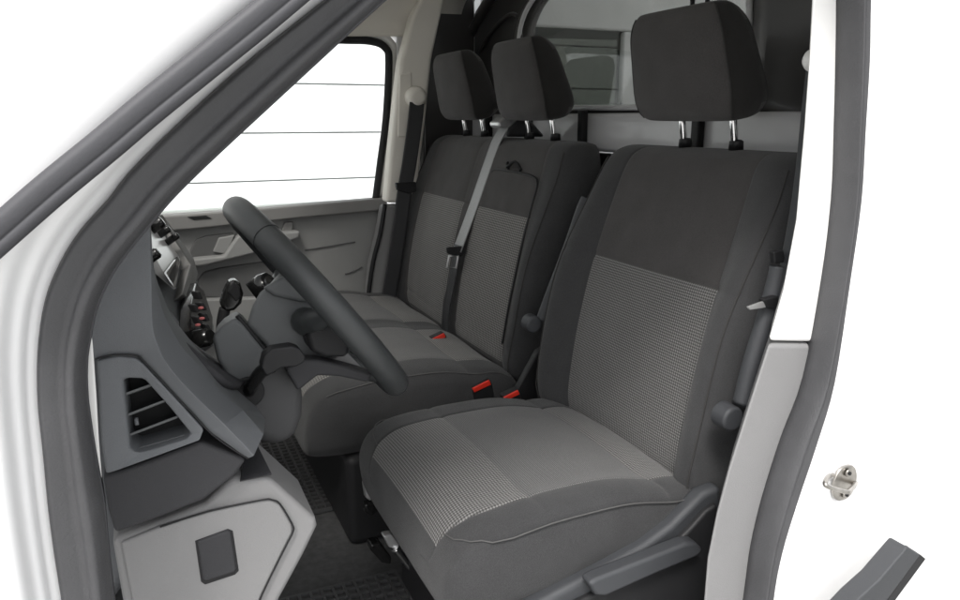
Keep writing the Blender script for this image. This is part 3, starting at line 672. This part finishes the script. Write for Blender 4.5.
for (x0,y0,x1,y1) in ((124,396,152,386),(126,417,165,402),(128,437,178,418),(132,452,189,436)):
    a = at(x0, y0, Y=.812); b_ = at(x1, y1, Y=.812)
    slab('vent_slat', [a, b_, b_+Vector((0,.032,-.012)), a+Vector((0,.032,-.012))], (0,0,.003), M['shroud'], vb, bevel=.0008)
tubeo('vent_tab', [at(136,418,Y=.812), at(137,425,Y=.808)], .002, M['dash'], vb, n=2, seg=8)
# dark underside of the dashboard end
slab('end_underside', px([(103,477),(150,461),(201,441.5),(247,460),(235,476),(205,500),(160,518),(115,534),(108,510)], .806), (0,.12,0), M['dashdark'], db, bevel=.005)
# light grey lower panel, its flap and the dark square cap
lp = slab('lower_panel', px([(112,540),(160,522),(206,504),(232,478),(268,476),(316,519),(318,527),(304,556),(280,600),(262,660),(140,700)], .83), (0,.12,0), M['grey'], db, bevel=.008, seg=4)
slab('storage_pocket', [at(x, y, Y=Y) for x, y, Y in ((240,481,.822),(272,474,.824),(258,446,.893),(246,449,.888))], (0,.004,-.003), M['dashdark'], db, bevel=.0006)
flap = [(121,543),(160,527),(210,511),(262,500),(272,500),(280,504),(292,524),(293,532),(285,548),(262,595),(245,640),(150,690)]
slab('lower_flap', px(flap, .826), (0,.01,0), M['grey'], lp, bevel=.003)
bm = bmesh.new(); tube(bm, smoothpath(px(flap[1:-1], .8250), 3), .0011, 8); link('flap_gap', bm, M['black'], lp)
slab('square_cap', px([(197,542),(227,531),(231,532),(237,570),(234,573),(206,582),(203,580)], .8225), (0,.008,0), M['greyB'] if False else M['dashdark'], lp, bevel=.003)
slab('cap_surround', px([(195,541),(228,529),(233,531),(239,571),(235,575),(205,585),(201,582)], .8252), (0,.008,0), M['black'], lp, bevel=.001)
# centre stack
cs = slab('centre_console', [at(x, y, Y=Y) for x, y, Y in ((140,232,1.38),(158,215,1.70),(163,217,1.72),(193,260,1.72),(197,280,1.70),(214,325,1.66),(214,345,1.60),(200,350,1.42),(186,330,1.40),(140,275,1.38))], (-.05,0,-.03), M['dash'], db, bevel=.004)
slab('display', [at(x, y, Y=Y) for x, y, Y in ((143,230,1.41),(154,221,1.64),(181,259,1.64),(176,289,1.42),(145,262,1.40))], (-.004,-.006,0), M['screenglare'], cs, bevel=.002)
slab('display_glass', [at(x, y, Y=Y) for x, y, Y in ((166,273,1.395),(178,257,1.61),(180,262,1.61),(176,288,1.395))], (-.004,-.008,.002), M['screen'], cs, bevel=.001)
slab('display_trim', [at(x, y, Y=Y) for x, y, Y in ((157,215,1.69),(163,214,1.69),(194,258,1.68),(199,274,1.64),(190,300,1.55),(182,295,1.45),(190,264,1.62))], (-.03,0,-.02), M['silver'] if False else M['greyB'], cs, bevel=.003)
for (x, y, Y, r) in ((155,226,1.55,.012),(150,258,1.38,.010),(162,233,1.6,.008),(171,240,1.62,.007)):
    c = at(x, y, Y=Y); bm = bmesh.new(); tube(bm, [c-Vector((.01,0,.006)), c+Vector((.012,0,.008)), c+Vector((.015,0,.01))], [r, r, r*.7], 16); link('control_knob', bm, M['gloss'], cs)
slab('switch_panel', [at(x, y, Y=Y) for x, y, Y in ((196,283,1.58),(204,290,1.62),(213,318,1.60),(213,338,1.50),(203,346,1.40),(190,330,1.38),(191,305,1.44))], (-.02,-.004,0), M['gloss'], cs, bevel=.003)
for k, (x, y) in enumerate(((199,296),(203,307),(206,318),(208,329),(196,309),(199,321),(202,333))):
    slab('switch', [at(x+a, y+b_, Y=1.40) for a, b_ in ((-3,-4),(1,-5),(5,3),(1,4))], (-.01,.01,0), M['black'], cs, bevel=.002)
for x, y in ((202,308),(203,318.5),(199,325)):
    slab('warning_mark', [at(x+a, y+b_, Y=1.395) for a, b_ in ((-1.5,-.5),(1.5,-1.5),(2,.5),(-1,1.5))], (-.004,.004,0), M['pink'], cs, bevel=.0005)
c = at(206, 338, Y=1.40); bm = bmesh.new(); tube(bm, [c-Vector((.02,0,0)), c+Vector((.004,-.006,.003)), c+Vector((.008,-.01,.005))], [.017,.017,.012], 20); link('control_knob', bm, M['gloss'], cs)
# instrument hood curve between pad and centre stack
grid('instrument_hood', [[at(x, y, Y=Y) for x, y, Y in r] for r in (
    ((149,268,1.02),(152,272,1.10),(160,290,1.20)), ((152,290,1.0),(162,300,1.08),(172,322,1.2)), ((158,310,.98),(176,325,1.05),(188,340,1.2)), ((166,322,.95),(192,345,1.02),(206,352,1.2)), ((190,346,.93),(214,366,.98),(226,366,1.1)), ((221,377,.89),(238,386,.93),(250,380,1.05)))],
    M['dashdark'], db, sub=2, solid=.01)
# knee panel under the column
bm = bmesh.new()
kp = px([(236,400),(250,376),(268,366),(292,364),(302,378),(305,400),(304,420),(297,437),(285,450),(262,446),(246,432)], 1.02)
prism(bm, kp, Vector((0,.16,0))); link('knee_panel', bm, M['kneegrey'], db, bevel=.022, seg=6)

# ---------------------------------------------------------------- steering wheel & column
WC = Vector((.231, 1.10, -.266)); wn_ = Vector((.80,.0,.60)).normalized()
wn_ = (wn_ + Vector((0,.02,0))).normalized()
wu = Vector((0,1,0)); wv = wn_.cross(wu).normalized(); wu = wv.cross(wn_).normalized()
sw = thing('steering_wheel', 'dark grey three-spoke steering wheel seen edge-on in front of the driver seat', 'steering wheel', WC)
R = .174
bm = bmesh.new(); ring = [WC + wu*R*math.cos(2*math.pi*k/96) + wv*R*math.sin(2*math.pi*k/96) for k in range(96)]
tube(bm, ring, .0195, 20, closed=True); link('rim', bm, M['wheel'], sw)
for a in (.93, 2.2, 4.1, 5.35):
    bm = bmesh.new()
    c = WC + wu*R*math.cos(a) + wv*R*math.sin(a); d = (-wu*math.sin(a)+wv*math.cos(a))
    e = (wu*math.cos(a)+wv*math.sin(a))
    tube(bm, [c+e*.0197*math.cos(t)+wn_*.0197*math.sin(t) for t in [2*math.pi*k/20 for k in range(20)]], .0007, 6, closed=True)
    link('rim_seam', bm, M['black'], sw)
bm = bmesh.new(); c = WC-wn_*.035
tube(bm, [c-wn_*.02, c-wn_*.01, c+wn_*.02, c+wn_*.035, c+wn_*.042], [.045,.062,.066,.055,.02], 32); link('airbag_cover', bm, M['wheel'], sw)
for a in (0.15, math.pi-.15, -math.pi/2, math.pi/2):
    if a == math.pi/2: continue
    e = (wu*math.cos(a)+wv*math.sin(a))
    bm = bmesh.new(); tube(bm, smoothpath([c+e*.03, c+e*.09-wn_*.0, WC+e*.14-wn_*.02, WC+e*R], 4), [.02]*5+[.016]*4+[.013]*4, 12); link('spoke', bm, M['wheel'], sw)

sc_ = thing('steering_column', 'grey moulded steering column shroud with a black stalk, behind the steering wheel rim', 'steering column', at(290, 340, Y=1.1))
slab('upper_shroud', px([(246,326),(252,306),(260,292),(280,277),(300,268),(316,277),(335,298),(356,330),(352,352),(320,362),(292,368),(270,350)], 1.03), (.024,.14,-.037), M['shroud'], sc_, bevel=.007, seg=6)
slab('top_cover', px([(262,288),(301,266),(322,284),(338,304),(300,302),(274,296)], 1.02), (.024,.15,-.037), M['shroud'], sc_, bevel=.006, seg=4)
slab('lower_shroud', px([(212,337),(222,326),(236,317),(243,323),(255,338),(267,352),(262,366),(256,377),(242,390),(228,378),(217,360)], 1.0), (.014,.12,-.02), M['shroud'], sc_, bevel=.007, seg=5)
tubeo('shroud_gap', [at(x, y, Y=1.005) for x, y in ((237,315.5),(250,331),(262,346),(270,356))], .003, M['black'], sc_, n=3)
slab('column_collar', px([(306,334),(318,324),(336,326),(352,344),(348,358),(325,358),(311,352)], .99), (0,.10,0), M['black'], sc_, bevel=.008, seg=5)
slab('lower_bracket', px([(286,370),(300,360),(318,360),(345,366),(374,374),(368,383),(340,377),(318,376),(298,392)], .99), (0,.03,0), M['dashdark'], sc_, bevel=.005, seg=4)
slab('bracket_trim', px([(322,362),(336,358),(346,351),(362,368),(360,372),(342,368)], 1.02), (0,.02,0), M['grey'], sc_, bevel=.003)
st_ = tubeo('stalk', [at(x, y, Y=Y) for x, y, Y in ((246,396,1.02),(253,384,.98),(261,372,.96),(272,366,.95))], .009, M['gloss'], sc_)
slab('stalk_paddle', px([(261,368),(264,356),(272,349),(292,346),(300,349),(306,357),(304,363),(296,367),(282,368),(272,374),(266,376)], .94), (0,.022,0), M['black'], st_, bevel=.003, seg=4)
c = at(248, 392, Y=1.0); bm = bmesh.new(); tube(bm, [c+Vector((0,-.004,0)), c+Vector((0,.02,0))], [.022,.022], 24); link('stalk_gaiter', bm, M['black'], st_, bevel=.003)
c = at(266, 287, Y=1.22); bm = bmesh.new(); tube(bm, [c+Vector((-.02,0,-.012)), c+Vector((.0,0,0)), c+Vector((.012,0,.007)), c+Vector((.016,0,.010))], [.022,.024,.02,.01], 24); link('wiper_stalk_knob', bm, M['gloss'], sc_)

# gear lever
gl = thing('gear_lever', 'black glossy gear lever knob between the dashboard and the steering column', 'gear lever', at(222, 345, Y=1.5))
tubeo('lever_shaft', [at(222, 350, Y=1.5), at(222, 325, Y=1.5), at(225, 308, Y=1.5)], .011, M['black'], gl)
slab('lever_knob', px([(220,306),(224,293),(229,283),(235,279),(241,284),(244,294),(242,304),(235,311),(226,313)], 1.485), (0,.035,0), M['gloss'], gl, bevel=.012, seg=5)
slab('knob_cap', px([(228,292),(233,282),(240,287),(241,297),(236,302)], 1.480), (0,.01,0), M['black'], gl, bevel=.003)

# ---------------------------------------------------------------- floor mats
def mat(x0, x1, y0, y1, label, pitch=.022):
    t = thing('floor_mat', label, 'floor mat', ((x0+x1)/2, (y0+y1)/2, FLOOR), group='rubber floor mats')
    boxo('mat_base', (x0,y0,FLOOR), (x1,y1,FLOOR+.006), M['mat'], t, bevel=.002)
    bm = bmesh.new(); z0, z1 = FLOOR+.0055, FLOOR+.014
    n = int((x1-x0)/pitch)
    for i in range(n+1): box(bm, (x0+i*(x1-x0)/n-.0028, y0, z0), (x0+i*(x1-x0)/n+.0028, y1, z1))
    n = int((y1-y0)/pitch)
    for i in range(n+1): box(bm, (x0, y0+i*(y1-y0)/n-.0028, z0), (x1, y0+i*(y1-y0)/n+.0028, z1-.0006))
    link('mat_ribs', bm, M['mat'], t, smooth=False)
    return t
m1 = mat(-.1, .37, 1.68, 2.42, 'black ribbed rubber mat in the passenger footwell beyond the carpet strip')
m2 = mat(-.1, .42, .86, 1.36, 'black ribbed rubber mat in the driver footwell below the seat front')
c = at(338, 488, Z=FLOOR+.016); bm = bmesh.new(); tube(bm, [c, c+Vector((0,0,.004)), c+Vector((0,0,.006))], [.026,.024,.012], 24); link('mat_fastener', bm, M['black'], m1)

# ---------------------------------------------------------------- camera, light
cam = bpy.data.cameras.new('camera'); co = bpy.data.objects.new('camera', cam); COL.objects.link(co)
cam.sensor_width = 36; cam.lens = 36*FPX/960; cam.clip_start = .02; cam.clip_end = 300
co.matrix_world = Matrix(((cr.x,cu.x,-cf.x,0),(cr.y,cu.y,-cf.y,0),(cr.z,cu.z,-cf.z,0),(0,0,0,1)))
S.camera = co
sd = Vector((-.42,-.55,.95)).normalized()
W = bpy.data.worlds.new('World'); S.world = W; W.use_nodes = True; nt = W.node_tree
sky = nt.nodes.new('ShaderNodeTexSky'); sky.sky_type = 'NISHITA'; sky.sun_disc = False
sky.sun_elevation = math.asin(sd.z); sky.sun_rotation = math.atan2(sd.x, sd.y); sky.air_density = 1; sky.dust_density = 3; sky.ozone_density = .6
hs = nt.nodes.new('ShaderNodeHueSaturation'); hs.inputs['Saturation'].default_value = .12
nt.links.new(sky.outputs[0], hs.inputs['Color']); nt.links.new(hs.outputs[0], nt.nodes['Background'].inputs[0])
nt.nodes['Background'].inputs[1].default_value = .15
sl = bpy.data.lights.new('sun', 'SUN'); sl.energy = 1.3; sl.angle = math.radians(14); sl.color = (1,.97,.94)
so_ = bpy.data.objects.new('sun', sl); COL.objects.link(so_); so_.rotation_euler = sd.to_track_quat('Z','Y').to_euler()
S.view_settings.view_transform = 'Standard'; S.view_settings.look = 'None'; S.view_settings.gamma = 1
S.view_settings.exposure = 1.12
S.render.engine = 'CYCLES'
S.cycles.max_bounces = 10; S.cycles.diffuse_bounces = 6; S.cycles.transparent_max_bounces = 16
